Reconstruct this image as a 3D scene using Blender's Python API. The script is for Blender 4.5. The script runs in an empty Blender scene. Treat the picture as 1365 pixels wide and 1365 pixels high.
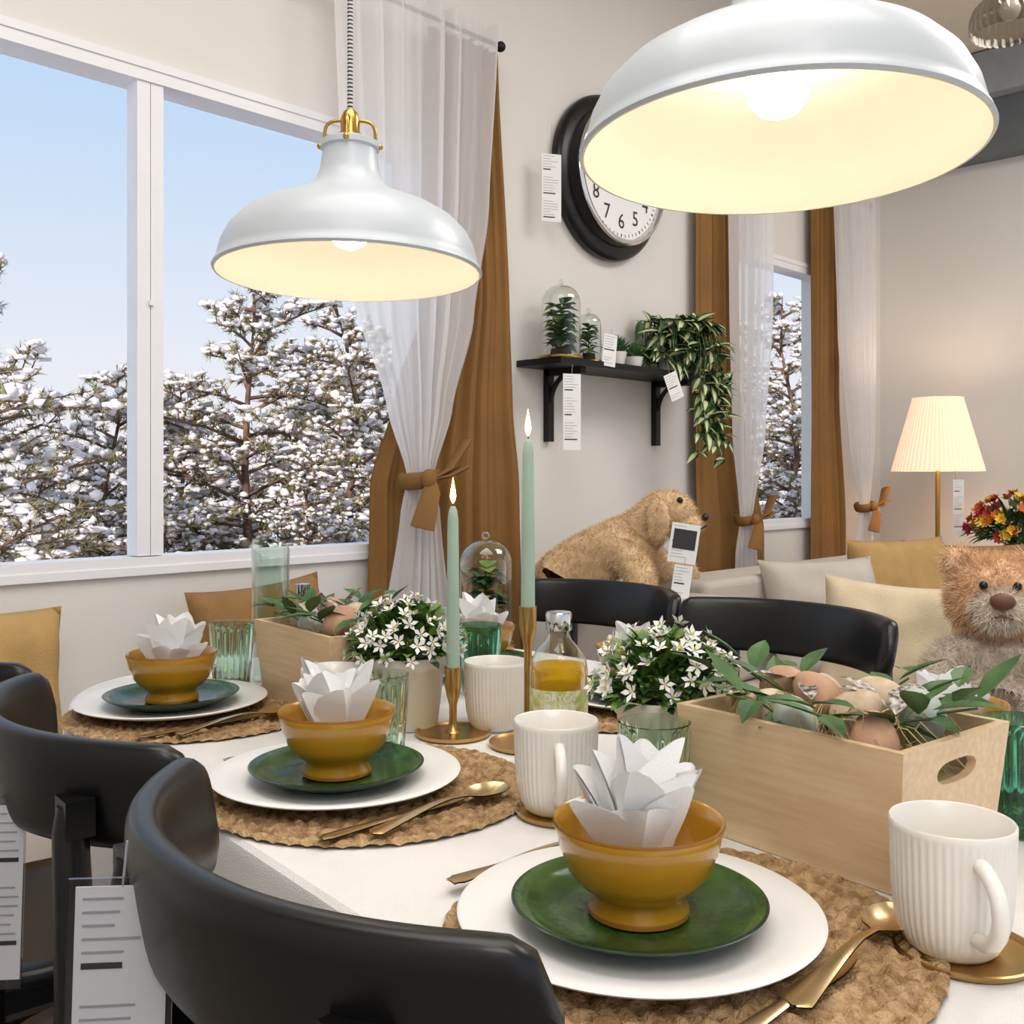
import bpy, bmesh, math, random
from mathutils import Vector, Matrix, noise
from math import sin, cos, pi, radians, sqrt, atan2
scene = bpy.context.scene
scene.view_settings.view_transform = 'Standard'
scene.view_settings.look = 'None'

# ---------------------------------------------------------------- frames
CAMYAW = radians(-46.05)
TABYAW = radians(-7.12)
def CF(X, Y, z=0.0):      # survey axes -> room axes
    return Vector((.6943*X + .7197*Y, -.7197*X + .6943*Y, z))
def TN(t, n, z=0.0):      # table axes (t along, n across) -> room axes
    return Vector((.9923*n + .1239*t, -.1239*n + .9923*t, z))
TZ = 0.75

# ---------------------------------------------------------------- materials
def lin(c):
    out = []
    for v in c:
        v = v/255.0
        out.append(v/12.92 if v <= .04045 else ((v+.055)/1.055)**2.4)
    return (out[0], out[1], out[2], 1.0)
def mat(name, col, rough=.5, metal=0.0, var=.06, vscale=12, bump=0.0, bscale=60, col2=None,
        coat=0.0, emis=None, estr=0.0, sheen=0.0, stretch=None, spec=None):
    m = bpy.data.materials.new(name); m.use_nodes = True
    nt = m.node_tree; b = nt.nodes['Principled BSDF']
    c = lin(col)
    tc = nt.nodes.new('ShaderNodeTexCoord')
    vec = tc.outputs['Object']
    if stretch:
        mp = nt.nodes.new('ShaderNodeMapping'); mp.inputs['Scale'].default_value = stretch
        nt.links.new(vec, mp.inputs['Vector']); vec = mp.outputs['Vector']
    n = nt.nodes.new('ShaderNodeTexNoise'); n.inputs['Scale'].default_value = vscale
    n.inputs['Detail'].default_value = 4
    nt.links.new(vec, n.inputs['Vector'])
    r = nt.nodes.new('ShaderNodeValToRGB')
    c2 = lin(col2) if col2 else tuple(max(0, x*(1-var*2)) for x in c[:3])+(1,)
    r.color_ramp.elements[0].position = .35; r.color_ramp.elements[1].position = .65
    r.color_ramp.elements[0].color = c2; r.color_ramp.elements[1].color = c
    nt.links.new(n.outputs['Fac'], r.inputs['Fac'])
    nt.links.new(r.outputs['Color'], b.inputs['Base Color'])
    b.inputs['Roughness'].default_value = rough
    b.inputs['Metallic'].default_value = metal
    b.inputs['Coat Weight'].default_value = coat
    if spec is not None: b.inputs['Specular IOR Level'].default_value = spec
    if sheen: b.inputs['Sheen Weight'].default_value = sheen
    if emis:
        b.inputs['Emission Color'].default_value = lin(emis)
        b.inputs['Emission Strength'].default_value = estr
    if bump:
        n2 = nt.nodes.new('ShaderNodeTexNoise'); n2.inputs['Scale'].default_value = bscale
        n2.inputs['Detail'].default_value = 3
        nt.links.new(vec, n2.inputs['Vector'])
        bp = nt.nodes.new('ShaderNodeBump'); bp.inputs['Strength'].default_value = bump
        bp.inputs['Distance'].default_value = .01
        nt.links.new(n2.outputs['Fac'], bp.inputs['Height'])
        nt.links.new(bp.outputs['Normal'], b.inputs['Normal'])
    return m
def glass_thin(name, col, gl=.9):
    m = bpy.data.materials.new(name); m.use_nodes = True
    nt = m.node_tree; nt.nodes.clear()
    o = nt.nodes.new('ShaderNodeOutputMaterial')
    t = nt.nodes.new('ShaderNodeBsdfTransparent'); t.inputs['Color'].default_value = lin(col)
    g = nt.nodes.new('ShaderNodeBsdfGlossy'); g.inputs['Roughness'].default_value = .04
    f = nt.nodes.new('ShaderNodeLayerWeight'); f.inputs['Blend'].default_value = .25
    mx = nt.nodes.new('ShaderNodeMixShader')
    nt.links.new(f.outputs['Facing'], mx.inputs[0])
    nt.links.new(t.outputs[0], mx.inputs[1]); nt.links.new(g.outputs[0], mx.inputs[2])
    nt.links.new(mx.outputs[0], o.inputs[0])
    g.inputs['Color'].default_value = (gl, gl, gl, 1)
    return m
def glass_real(name, col, rough=.02):
    m = bpy.data.materials.new(name); m.use_nodes = True
    b = m.node_tree.nodes['Principled BSDF']
    b.inputs['Base Color'].default_value = lin(col)
    b.inputs['Transmission Weight'].default_value = 1
    b.inputs['Roughness'].default_value = rough
    b.inputs['IOR'].default_value = 1.45
    return m
def emis(name, col, s):
    m = bpy.data.materials.new(name); m.use_nodes = True
    nt = m.node_tree; nt.nodes.clear()
    o = nt.nodes.new('ShaderNodeOutputMaterial'); e = nt.nodes.new('ShaderNodeEmission')
    e.inputs['Color'].default_value = lin(col); e.inputs['Strength'].default_value = s
    nt.links.new(e.outputs[0], o.inputs[0]); return m
def cloth_mix(name, col, transp, transl=.4, tcol=(255, 255, 255)):
    m = bpy.data.materials.new(name); m.use_nodes = True
    nt = m.node_tree; nt.nodes.clear()
    o = nt.nodes.new('ShaderNodeOutputMaterial')
    d = nt.nodes.new('ShaderNodeBsdfDiffuse'); d.inputs['Color'].default_value = lin(col)
    t = nt.nodes.new('ShaderNodeBsdfTranslucent'); t.inputs['Color'].default_value = lin(col)
    tr = nt.nodes.new('ShaderNodeBsdfTransparent'); tr.inputs['Color'].default_value = lin(tcol)
    m1 = nt.nodes.new('ShaderNodeMixShader'); m1.inputs[0].default_value = transl
    m2 = nt.nodes.new('ShaderNodeMixShader'); m2.inputs[0].default_value = transp
    nt.links.new(d.outputs[0], m1.inputs[1]); nt.links.new(t.outputs[0], m1.inputs[2])
    nt.links.new(m1.outputs[0], m2.inputs[1]); nt.links.new(tr.outputs[0], m2.inputs[2])
    nt.links.new(m2.outputs[0], o.inputs[0])
    return m

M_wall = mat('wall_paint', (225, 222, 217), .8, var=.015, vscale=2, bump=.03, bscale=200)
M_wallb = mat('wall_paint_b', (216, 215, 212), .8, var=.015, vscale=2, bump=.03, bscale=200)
M_ceil = mat('ceiling_paint', (232, 222, 205), .9, var=.02)
M_trim = mat('trim_white', (236, 236, 240), .45, var=.01)
M_beam1 = mat('beam_dark', (104, 110, 116), .7, var=.05)
M_beam2 = mat('beam_light', (160, 167, 174), .7, var=.05)
M_floor = mat('floor_wood', (148, 140, 130), .45, var=.15, vscale=6, stretch=(1, 12, 1), bump=.05)
M_black = mat('black_lacquer', (12, 12, 13), .33, var=.05, spec=.42)
M_blackmat = mat('black_matte', (14, 14, 15), .45, var=.05, spec=.35)
M_cloth = mat('white_tablecloth', (222, 219, 218), .85, var=.02, bump=.3, bscale=600)
M_white = mat('white_ceramic', (232, 228, 221), .3, var=.01, coat=.3)
M_whitem = mat('white_plate_glaze', (226, 225, 224), .38, var=.01)
M_green = mat('green_glaze', (60, 90, 34), .18, var=.2, vscale=30, col2=(34, 58, 24), coat=.08, bump=.15, bscale=35, spec=.3)
M_greendk = mat('green_glaze_rim', (26, 46, 28), .22, var=.1, coat=.1, spec=.3)
M_must = mat('mustard_glaze', (186, 134, 30), .2, var=.08, vscale=14, coat=.4)
M_mustdk = mat('mustard_glaze_rim', (152, 100, 26), .3, var=.1)
M_napkin = mat('napkin_paper', (240, 240, 240), .9, var=.01, bump=.1, bscale=500)
M_cut = mat('champagne_steel', (216, 190, 146), .24, metal=1, var=.05, vscale=30)
M_gold = mat('brushed_gold', (196, 160, 100), .3, metal=1, var=.06, vscale=30)
M_brass = mat('brass', (196, 158, 84), .27, metal=1, var=.05)
M_chrome = mat('chrome', (215, 215, 215), .12, metal=1, var=.02)
M_mat = mat('seagrass', (200, 166, 122), .85, var=.2, vscale=70, col2=(144, 110, 72), bump=.8, bscale=260)
M_bamboo = mat('bamboo', (230, 202, 164), .42, var=.06, vscale=9, col2=(218, 187, 145), stretch=(14, 1, 14), bump=.05)
M_candle = mat('candle_sage', (160, 184, 168), .5, var=.03)
M_flame = emis('flame', (255, 190, 90), 14)
M_glassg = glass_real('green_glass', (224, 243, 230))
M_glasst = glass_real('teal_glass', (150, 212, 190))
M_clear = glass_thin('clear_glass', (246, 249, 247))
M_vase = glass_thin('pale_green_glass', (238, 246, 242))
M_juice = cloth_mix('cordial', (250, 214, 70), .45, .7, (250, 224, 120))
M_label = mat('paper_label', (178, 186, 96), .6, var=.12, vscale=90, col2=(226, 226, 196))
M_paper = mat('paper', (236, 236, 236), .7, var=.01)
M_ink = mat('ink', (50, 50, 52), .7)
M_grey = mat('ink_grey', (175, 175, 178), .7)
M_leaf = mat('leaf_green', (66, 104, 50), .5, var=.25, vscale=25, col2=(38, 70, 34))
M_leafl = mat('leaf_light', (122, 154, 62), .5, var=.2, vscale=30, col2=(76, 114, 44))
M_euc = mat('eucalyptus', (86, 120, 70), .5, var=.2, vscale=20, col2=(52, 86, 48), spec=.3)
M_cream = mat('leaf_cream', (214, 218, 170), .5, var=.1)
M_petal = mat('petal_white', (244, 244, 240), .6, var=.01)
M_yellow = mat('yellow', (235, 200, 60), .6)
M_orange = mat('orange', (226, 120, 40), .6, var=.15)
M_red = mat('red', (170, 34, 40), .6, var=.15)
M_soil = mat('soil', (60, 42, 30), .95, var=.2)
M_potc = mat('pot_cream', (226, 220, 204), .4, var=.02)
M_sofa = mat('sofa_linen', (196, 188, 177), .95, var=.05, vscale=6, bump=.4, bscale=350)
M_pillc = mat('pillow_cream', (220, 203, 172), .95, var=.05, bump=.4, bscale=300)
M_pillm = mat('pillow_mustard', (186, 150, 94), .9, var=.08, bump=.3, bscale=250)
M_pillb = mat('pillow_brown', (152, 114, 68), .9, var=.08, bump=.3, bscale=250)
M_curt = mat('curtain_mustard', (140, 100, 50), .85, var=.08, vscale=5, bump=.2, bscale=300)
M_sheer = cloth_mix('curtain_sheer', (242, 242, 244), .25, .45)
M_shade = mat('lamp_enamel', (190, 197, 203), .4, var=.01, coat=.15)
M_shin = mat('lamp_inner', (249, 243, 226), .5, var=.01)
M_bulb = emis('bulb', (255, 245, 222), 13.5)
M_dog = mat('plush_golden', (226, 196, 154), 1, var=.12, vscale=30, col2=(206, 172, 130), sheen=.3)
M_bear = mat('plush_brown', (240, 204, 164), 1, var=.15, vscale=30, col2=(220, 176, 134), sheen=.4)
M_bearb = mat('plush_grey', (236, 222, 204), 1, var=.12, vscale=30, col2=(212, 196, 178), sheen=.4)
M_nose = mat('plush_nose', (110, 70, 52), .5)
M_eye = mat('plush_eye', (20, 14, 12), .15)
M_snow = mat('snow', (246, 238, 238), .9, var=.04)
M_needle = mat('pine_needles', (164, 150, 104), .9, var=.3, vscale=4, col2=(114, 112, 78))
M_bark = mat('bark', (140, 108, 88), .95, var=.3)
M_egg1 = mat('egg_brown', (204, 160, 130), .6, var=.1, vscale=40)
M_egg2 = mat('egg_beige', (218, 200, 178), .6, var=.08, vscale=60, col2=(198, 170, 142))
M_egg3 = mat('egg_blue', (184, 196, 186), .6, var=.08, vscale=60)
M_straw = mat('straw', (204, 184, 138), .9, var=.1)
M_feather = mat('feather', (60, 52, 48), .8, var=.4, vscale=160, col2=(215, 208, 200))
M_plastic = glass_thin('plastic_sleeve', (235, 235, 238), .6)
M_wood = mat('bench_wood', (176, 150, 118), .6, var=.1, stretch=(2, 14, 2))

def mat_cord():
    m = bpy.data.materials.new('striped_cord'); m.use_nodes = True
    nt = m.node_tree; b = nt.nodes['Principled BSDF']
    tc = nt.nodes.new('ShaderNodeTexCoord'); w = nt.nodes.new('ShaderNodeTexWave')
    w.bands_direction = 'Z'; w.inputs['Scale'].default_value = 55; w.inputs['Distortion'].default_value = 1.0
    r = nt.nodes.new('ShaderNodeValToRGB'); r.color_ramp.interpolation = 'CONSTANT'
    r.color_ramp.elements[0].color = (.03, .03, .035, 1); r.color_ramp.elements[1].position = .5
    r.color_ramp.elements[1].color = (.6, .6, .6, 1)
    nt.links.new(tc.outputs['Object'], w.inputs['Vector']); nt.links.new(w.outputs['Fac'], r.inputs['Fac'])
    nt.links.new(r.outputs['Color'], b.inputs['Base Color']); return m
M_cord = mat_cord()

# ---------------------------------------------------------------- mesh builder
class MB:
    def __init__(s): s.v = []; s.f = []; s.m = []
    def add(s, vs, fs, mi=0, M=None):
        o = len(s.v)
        if M is not None: vs = [M @ Vector(p) for p in vs]
        s.v.extend([tuple(p) for p in vs])
        for f in fs: s.f.append(tuple(i+o for i in f)); s.m.append(mi)
    def lathe(s, prof, seg=48, mi=0, M=None, rib=None, mfun=None):
        vs = []; fs = []; n = len(prof)
        for i in range(seg):
            a = 2*pi*i/seg
            for j, (r, z) in enumerate(prof):
                rr = r
                if rib and rib[2] <= j <= rib[3]: rr = r + rib[1]*(abs(cos(rib[0]*a/2))*2-1)
                vs.append((rr*cos(a), rr*sin(a), z))
        ms = []
        for i in range(seg):
            k = (i+1) % seg
            for j in range(n-1):
                if prof[j][0] < 1e-6 and prof[j+1][0] < 1e-6: continue
                if prof[j][0] < 1e-6: fs.append((i*n+j, k*n+j+1, i*n+j+1))
                elif prof[j+1][0] < 1e-6: fs.append((i*n+j, k*n+j, i*n+j+1))
                else: fs.append((i*n+j, k*n+j, k*n+j+1, i*n+j+1))
                ms.append(mfun(j) if mfun else mi)
        o = len(s.m); s.add(vs, fs, mi, M)
        for i, x in enumerate(ms): s.m[o+i] = x
    def box(s, c, d, mi=0, M=None):
        x, y, z = c; a, b, e = d[0]/2, d[1]/2, d[2]/2
        vs = [(x+i*a, y+j*b, z+k*e) for i in (-1, 1) for j in (-1, 1) for k in (-1, 1)]
        fs = [(0, 1, 3, 2), (4, 6, 7, 5), (0, 4, 5, 1), (2, 3, 7, 6), (0, 2, 6, 4), (1, 5, 7, 3)]
        s.add(vs, fs, mi, M)
    def tube(s, pts, rad, seg=10, mi=0, M=None, closed=False, flat=1.0):
        pts = [Vector(p) for p in pts]; n = len(pts)
        if not isinstance(rad, (list, tuple)): rad = [rad]*n
        vs = []; fs = []
        up = Vector((0, 0, 1)); prev = None
        for i, p in enumerate(pts):
            if closed: d = pts[(i+1) % n]-pts[i-1]
            else: d = pts[min(i+1, n-1)]-pts[max(i-1, 0)]
            if d.length < 1e-9: d = Vector((0, 0, 1))
            d.normalize()
            if prev is None:
                u = d.cross(up)
                if u.length < .1: u = d.cross(Vector((1, 0, 0)))
            else: u = prev - d*prev.dot(d)
            u.normalize(); prev = u; w = d.cross(u)
            for k in range(seg):
                a = 2*pi*k/seg
                vs.append(p + u*cos(a)*rad[i] + w*sin(a)*rad[i]*flat)
        m = n if closed else n-1
        for i in range(m):
            i2 = (i+1) % n
            for k in range(seg):
                k2 = (k+1) % seg
                fs.append((i*seg+k, i*seg+k2, i2*seg+k2, i2*seg+k))
        if not closed:
            fs.append(tuple(range(seg-1, -1, -1))); fs.append(tuple((n-1)*seg+k for k in range(seg)))
        s.add(vs, fs, mi, M)
    def ball(s, c, sc, mi=0, seg=16, rings=10, M=None, fn=None):
        if not isinstance(sc, (list, tuple)): sc = (sc, sc, sc)
        vs = [(0, 0, 1)]
        for j in range(1, rings):
            t = pi*j/rings
            for i in range(seg): vs.append((sin(t)*cos(2*pi*i/seg), sin(t)*sin(2*pi*i/seg), cos(t)))
        vs.append((0, 0, -1)); fs = []
        for i in range(seg):
            fs.append((0, 1+i, 1+(i+1) % seg))
            b = 1+(rings-2)*seg
            fs.append((b+i, len(vs)-1, b+(i+1) % seg))
        for j in range(rings-2):
            for i in range(seg):
                a = 1+j*seg; b = a+seg; k = (i+1) % seg
                fs.append((a+i, b+i, b+k, a+k))
        out = []
        for v in vs:
            if fn: v = fn(v)
            out.append((c[0]+v[0]*sc[0], c[1]+v[1]*sc[1], c[2]+v[2]*sc[2]))
        s.add(out, fs, mi, M)
    def leaf(s, base, d, up, L, W, mi=0, mi2=None, curl=.3, fold=.15):
        d = Vector(d).normalized(); up = Vector(up)
        sd = d.cross(up)
        if sd.length < .05: sd = d.cross(Vector((1, .3, 0)))
        sd.normalize(); n = sd.cross(d); base = Vector(base)
        st = [0, .15, .4, .65, .85, 1]; wd = [.06, .62, 1, .8, .4, .02]
        cols = [-1, 0, 1] if mi2 is None else [-1, -.45, .45, 1]
        vs = []
        for t, w in zip(st, wd):
            for c in cols:
                vs.append(base + d*t*L + sd*c*w*W/2 + n*(-curl*t*t*L + abs(c)*fold*w*W))
        nc = len(cols)
        for i in range(5):
            for j in range(nc-1):
                a = i*nc+j
                m = mi if (mi2 is None or j != 1) else mi2
                s.add([vs[a], vs[a+1], vs[a+nc+1], vs[a+nc]], [(0, 1, 2, 3)], m)
    def mesh(s, name, mats, smooth=True, angle=40, merge=False):
        me = bpy.data.meshes.new(name)
        me.from_pydata(s.v, [], s.f)
        for m in mats: me.materials.append(m)
        me.polygons.foreach_set('material_index', s.m)
        if merge:
            bm = bmesh.new(); bm.from_mesh(me); bmesh.ops.remove_doubles(bm, verts=bm.verts, dist=1e-5)
            bmesh.ops.recalc_face_normals(bm, faces=bm.faces); bm.to_mesh(me); bm.free()
        if smooth:
            me.polygons.foreach_set('use_smooth', [True]*len(me.polygons))
            me.set_sharp_from_angle(angle=radians(angle))
        me.update(); return me
    def obj(s, name, mats, loc=(0, 0, 0), rz=0, smooth=True, angle=40, bevel=0, bseg=3, merge=False):
        o = bpy.data.objects.new(name, s.mesh(name, mats, smooth, angle, merge or bevel > 0))
        scene.collection.objects.link(o); o.location = loc; o.rotation_euler = (0, 0, rz)
        if bevel:
            b = o.modifiers.new('bevel', 'BEVEL'); b.width = bevel; b.segments = bseg; b.limit_method = 'ANGLE'
            b.angle_limit = radians(40)
        return o
def inst(name, me, loc, rz=0, rx=0, ry=0, sc=1):
    o = bpy.data.objects.new(name, me); scene.collection.objects.link(o)
    o.location = loc; o.rotation_euler = (rx, ry, rz); o.scale = (sc, sc, sc); return o
def text_geo(body, size):
    cu = bpy.data.curves.new('txt', 'FONT'); cu.body = body; cu.size = size
    cu.align_x = 'CENTER'; cu.align_y = 'CENTER'; cu.resolution_u = 3
    o = bpy.data.objects.new('txt', cu); scene.collection.objects.link(o)
    dg = bpy.context.evaluated_depsgraph_get()
    me = bpy.data.meshes.new_from_object(o.evaluated_get(dg))
    vs = [v.co.copy() for v in me.vertices]; fs = [tuple(p.vertices) for p in me.polygons]
    bpy.data.objects.remove(o); bpy.data.meshes.remove(me); return vs, fs
def skin_geo(nodes, edges, sub=2):
    me = bpy.data.meshes.new('sk'); me.from_pydata([n[0] for n in nodes], edges, [])
    o = bpy.data.objects.new('sk', me); scene.collection.objects.link(o)
    o.modifiers.new('s', 'SKIN')
    sv = me.skin_vertices[0].data
    for i, n in enumerate(nodes):
        r = n[1]; sv[i].radius = (r, r) if not isinstance(r, tuple) else r
        sv[i].use_root = (i == 0)
    ss = o.modifiers.new('ss', 'SUBSURF'); ss.levels = sub; ss.render_levels = sub
    dg = bpy.context.evaluated_depsgraph_get()
    m2 = bpy.data.meshes.new_from_object(o.evaluated_get(dg))
    vs = [v.co.copy() for v in m2.vertices]; fs = [tuple(p.vertices) for p in m2.polygons]
    bpy.data.objects.remove(o); bpy.data.meshes.remove(m2); return vs, fs
def add_fur(mb, n, length, width, rnd=.5, droop=.25, f0=0, f1=None):
    rg = random.Random(3)
    faces = list(range(f0, f1 if f1 else len(mb.f)))
    V = mb.v; info = []; w = []
    for fi in faces:
        f = mb.f[fi]
        if len(f) < 3: continue
        a, b, c = Vector(V[f[0]]), Vector(V[f[1]]), Vector(V[f[2]])
        d = Vector(V[f[3]]) if len(f) > 3 else c
        nn = (c-a).cross(d-b) if len(f) > 3 else (b-a).cross(c-a)
        ar = nn.length/2
        if ar < 1e-9: continue
        info.append((a, b, c, d, nn.normalized(), mb.m[fi])); w.append(ar)
    for a, b, c, d, nn, mi in rg.choices(info, w, k=n):
        u, v = rg.random(), rg.random()
        p = a*(1-u)*(1-v)+b*u*(1-v)+c*u*v+d*(1-u)*v
        dr = nn + Vector((rg.gauss(0, rnd), rg.gauss(0, rnd), rg.gauss(0, rnd)-droop)); dr.normalize()
        sd = dr.cross(Vector((rg.gauss(0, 1), rg.gauss(0, 1), rg.gauss(0, 1)))); sd.normalize()
        L = length*rg.uniform(.6, 1.2)
        mb.add([p-sd*width-nn*.002, p+sd*width-nn*.002, p+dr*L], [(0, 1, 2)], mi)

# ---------------------------------------------------------------- room shell
X0, X1, Y0, Y1, H = -1.6, 5.35, -3.0, 2.4, 3.2
W1 = (.28, 2.10); W2 = (3.72, 4.78); WB, WT = .895, 2.13
b = MB(); b.box(((X0+X1)/2, (Y0+Y1)/2, -.05), (X1-X0+.4, Y1-Y0+.4, .1)); b.obj('floor', [M_floor], smooth=False)
b = MB(); b.box(((X0+X1)/2, (Y0+Y1)/2, H+.05), (X1-X0+.4, Y1-Y0+.4, .1)); b.obj('ceiling', [M_ceil], smooth=False)
b = MB()
def seg(x0, x1, z0, z1): b.box(((x0+x1)/2, Y1+.08, (z0+z1)/2), (x1-x0, .16, z1-z0))
seg(X0, X1+.2, 0, WB); seg(X0, X1+.2, WT, H)
seg(X0, W1[0], WB, WT); seg(W1[1], W2[0], WB, WT); seg(W2[1], X1+.2, WB, WT)
b.obj('wall_back', [M_wall], smooth=False)
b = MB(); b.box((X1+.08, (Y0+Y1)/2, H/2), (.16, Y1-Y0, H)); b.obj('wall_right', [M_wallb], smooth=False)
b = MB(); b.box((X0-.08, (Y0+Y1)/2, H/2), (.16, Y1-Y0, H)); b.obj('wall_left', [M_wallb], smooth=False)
b = MB(); b.box((X1-.05, (Y0+Y1)/2, 2.84), (.10, Y1-Y0, .28)); b.obj('trim_1', [M_beam1], smooth=False)
b = MB(); b.box((X1-.09, (Y0+Y1)/2, 3.085), (.18, Y1-Y0, .21)); b.obj('trim_2', [M_beam2], smooth=False)
b = MB(); b.box(((X0+X1)/2, Y1-.008, .05), (X1-X0, .016, .1)); b.obj('baseboard_back', [M_trim], smooth=False)
b = MB(); b.box((X1-.008, (Y0+Y1)/2, .05), (.016, Y1-Y0, .1)); b.obj('baseboard_right', [M_trim], smooth=False)
def window(name, x0, x1, mull):
    b = MB(); fw = .04; y = Y1+.035; dp = .09
    b.box(((x0+x1)/2, y, WB+.015), (x1-x0, dp, .03)); b.box(((x0+x1)/2, y, WT-.018), (x1-x0, dp, .036))
    b.box((x0+fw/2, y, (WB+WT)/2), (fw, dp, WT-WB-.07)); b.box((x1-fw/2, y, (WB+WT)/2), (fw, dp, WT-WB-.07))
    yy = Y1-.006
    for z in (WB-.004, WT+.004): b.box(((x0+x1)/2, yy, z), (x1-x0+.06, .016, .02))
    for x in (x0-.006, x1+.006): b.box((x, yy, (WB+WT)/2), (.02, .014, WT-WB-.03))
    for m in mull:
        for q in (-.0175, .0175): b.box((m+q, y-.012, (WB+WT)/2), (.033, .055, WT-WB-.065))
        b.box((m, y-.042, 1.55), (.012, .01, .012))
    b.obj(name, [M_trim], smooth=False)
window('window_1', W1[0], W1[1], [1.20]); window('window_2', W2[0], W2[1], [])

# ---------------------------------------------------------------- outdoors
b = MB(); b.box((2, 33, -1.25), (90, 60, .1)); b.obj('snowy_ground', [M_snow], smooth=False)
def ico():
    bm = bmesh.new(); bmesh.ops.create_icosphere(bm, subdivisions=1, radius=1)
    vs = [v.co.copy() for v in bm.verts]; fs = [tuple(v.index for v in f.verts) for f in bm.faces]; bm.free(); return vs, fs
ICOV, ICOF = ico()
def tree_mesh(seed, H_):
    rg = random.Random(seed); b = MB()
    pts = []; x = y = 0
    for i in range(9):
        pts.append((x, y, H_*i/8)); x += rg.gauss(0, .05); y += rg.gauss(0, .05)
    b.tube(pts, [.055*(1-i/8.8) for i in range(9)], 7, 0)
    nb = 62
    for i in range(nb):
        zf = .16+.83*(i/nb)
        k = zf*8; j = min(7, int(k)); p0 = Vector(pts[j]).lerp(Vector(pts[j+1]), k-j)
        L = H_*.25*(1-zf**2.6)*rg.uniform(.4, 1.25)+.16
        az = i*2.4+rg.uniform(-.5, .5)
        rise = rg.uniform(.1, .7)
        d = Vector((cos(az), sin(az), rise))
        side0 = Vector((-sin(az), cos(az), 0))
        bend = rg.gauss(0, .15)*L
        def P(s_): return p0+d*L*s_+side0*bend*s_*s_+Vector((0, 0, -.25*L*s_*s_))
        b.tube([P(0), P(.33), P(.66), P(1)], [.013, .009, .006, .002], 4, 0)
        nc = int(4+L*15)
        for c in range(nc):
            s_ = .25+.78*(c+rg.random())/nc
            base = P(min(1, s_-.1)); off = rg.uniform(-.45, .45)*L*(.25+.5*s_)
            pc = P(min(1.02, s_)) + side0*off + Vector((0, 0, rg.uniform(-.03, .10)))
            b.tube([base, pc], [.004, .002], 3, 0)
            ax = (pc-base).normalized()
            for t in range(32):
                v = (Vector((rg.gauss(0, 1), rg.gauss(0, 1), rg.gauss(.1, 1))).normalized()+ax*.8).normalized()*rg.uniform(.03, .07)
                w = v.cross(Vector((rg.gauss(0, 1), rg.gauss(0, 1), 1))).normalized()*.0042
                o = base.lerp(pc, .3+.75*rg.random())
                b.add([o-w, o+w, o+v], [(0, 1, 2)], 1)
            for r_ in range(4):
                if rg.random() > .62: continue
                pp = base.lerp(pc, rg.uniform(.25, 1.15))+Vector((rg.gauss(0, .02), rg.gauss(0, .02), 0))
                sx, sy, sz = rg.uniform(.014, .052), rg.uniform(.012, .033), rg.uniform(.010, .024)
                aa = az+rg.uniform(-.8, .8); ca, sa = cos(aa), sin(aa)
                vs = []
                for v in ICOV:
                    f = 1+rg.uniform(-.45, .45)
                    X, Y = v.x*sx*f, v.y*sy*f
                    vs.append((pp.x+X*ca-Y*sa, pp.y+X*sa+Y*ca, pp.z+.016+v.z*sz*f))
                b.add(vs, ICOF, 2)
    return b.mesh('snowy_pine_tree', [M_bark, M_needle, M_snow], smooth=True, angle=180)
T = [(tree_mesh(11, 3.6), 3.6), (tree_mesh(12, 3.4), 3.4), (tree_mesh(13, 3.8), 3.8)]
rows = [(345, 345, 7.0), (458, 410, 7.4), (235, 510, 6.8), (152, 485, 6.6), (8, 480, 6.4), (85, 590, 7.5), (400, 450, 8.6),
        (290, 540, 8.2), (510, 440, 8.5), (-110, 240, 5.0), (40, 620, 5.8), (420, 600, 6.3),
        (1045, 395, 9.5), (1090, 520, 10.5), (985, 470, 9.8), (1180, 420, 10.0), (200, 625, 6.0)]
for i, (px, py, Y) in enumerate(rows):
    top = 1.12+(636-py)/1365*Y; X = (px-682)/1365*Y
    me, hh = T[i % 3]; s_ = (top+1.2)/hh
    inst('snowy_pine_tree', me, CF(X, Y, -1.2), rz=i*1.7, sc=s_)

# ---------------------------------------------------------------- table
b = MB(); NP = 160; ct, cn, ht, hn = .98, .94, .99, .50
def outline(k, e=0.0):
    a = 2*pi*k/NP; p = 2/4.2
    c, s_ = cos(a), sin(a)
    return (cn+(hn+e)*math.copysign(abs(c)**p, c), ct+(ht+e)*math.copysign(abs(s_)**p, s_))
rings = []
levels = [(-.06, TZ), (-.004, TZ), (.002, TZ-.004), (.005, TZ-.012), (.008, TZ-.06), (.012, TZ-.14), (.016, TZ-.2)]
for li, (e, z) in enumerate(levels):
    ring = []
    for k in range(NP):
        ee = e + (0 if li < 4 else (z-TZ)*-.06*sin(k*.9)+(z-TZ)*-.04*sin(k*.37))
        x, y = outline(k, ee); ring.append((x, y, z))
    rings.append(ring)
vs = [p for r_ in rings for p in r_]; fs = []
for l in range(len(levels)-1):
    for k in range(NP): k2 = (k+1) % NP; fs.append((l*NP+k, (l+1)*NP+k, (l+1)*NP+k2, l*NP+k2))
fs.append(tuple(range(NP)))
b.add(vs, fs, 0)
vs2 = []
for z in (TZ-.03, TZ-.003):
    for k in range(NP): x, y = outline(k, -.008); vs2.append((x, y, z))
b.add(vs2, [tuple(range(NP)), tuple(range(NP, 2*NP))]+[(k, (k+1) % NP, NP+(k+1) % NP, NP+k) for k in range(NP)], 1)
for sx in (-1, 1):
    for sy in (-1, 1):
        b.tube([(cn+sx*.3, ct+sy*.72, 0), (cn+sx*.3, ct+sy*.72, TZ-.03)], [.028, .04], 14, 1)
b.box((cn, ct, TZ-.08), (.62, 1.5, .08), 1)
b.obj('dining_table', [M_cloth, M_black], rz=TABYAW, angle=30)

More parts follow.
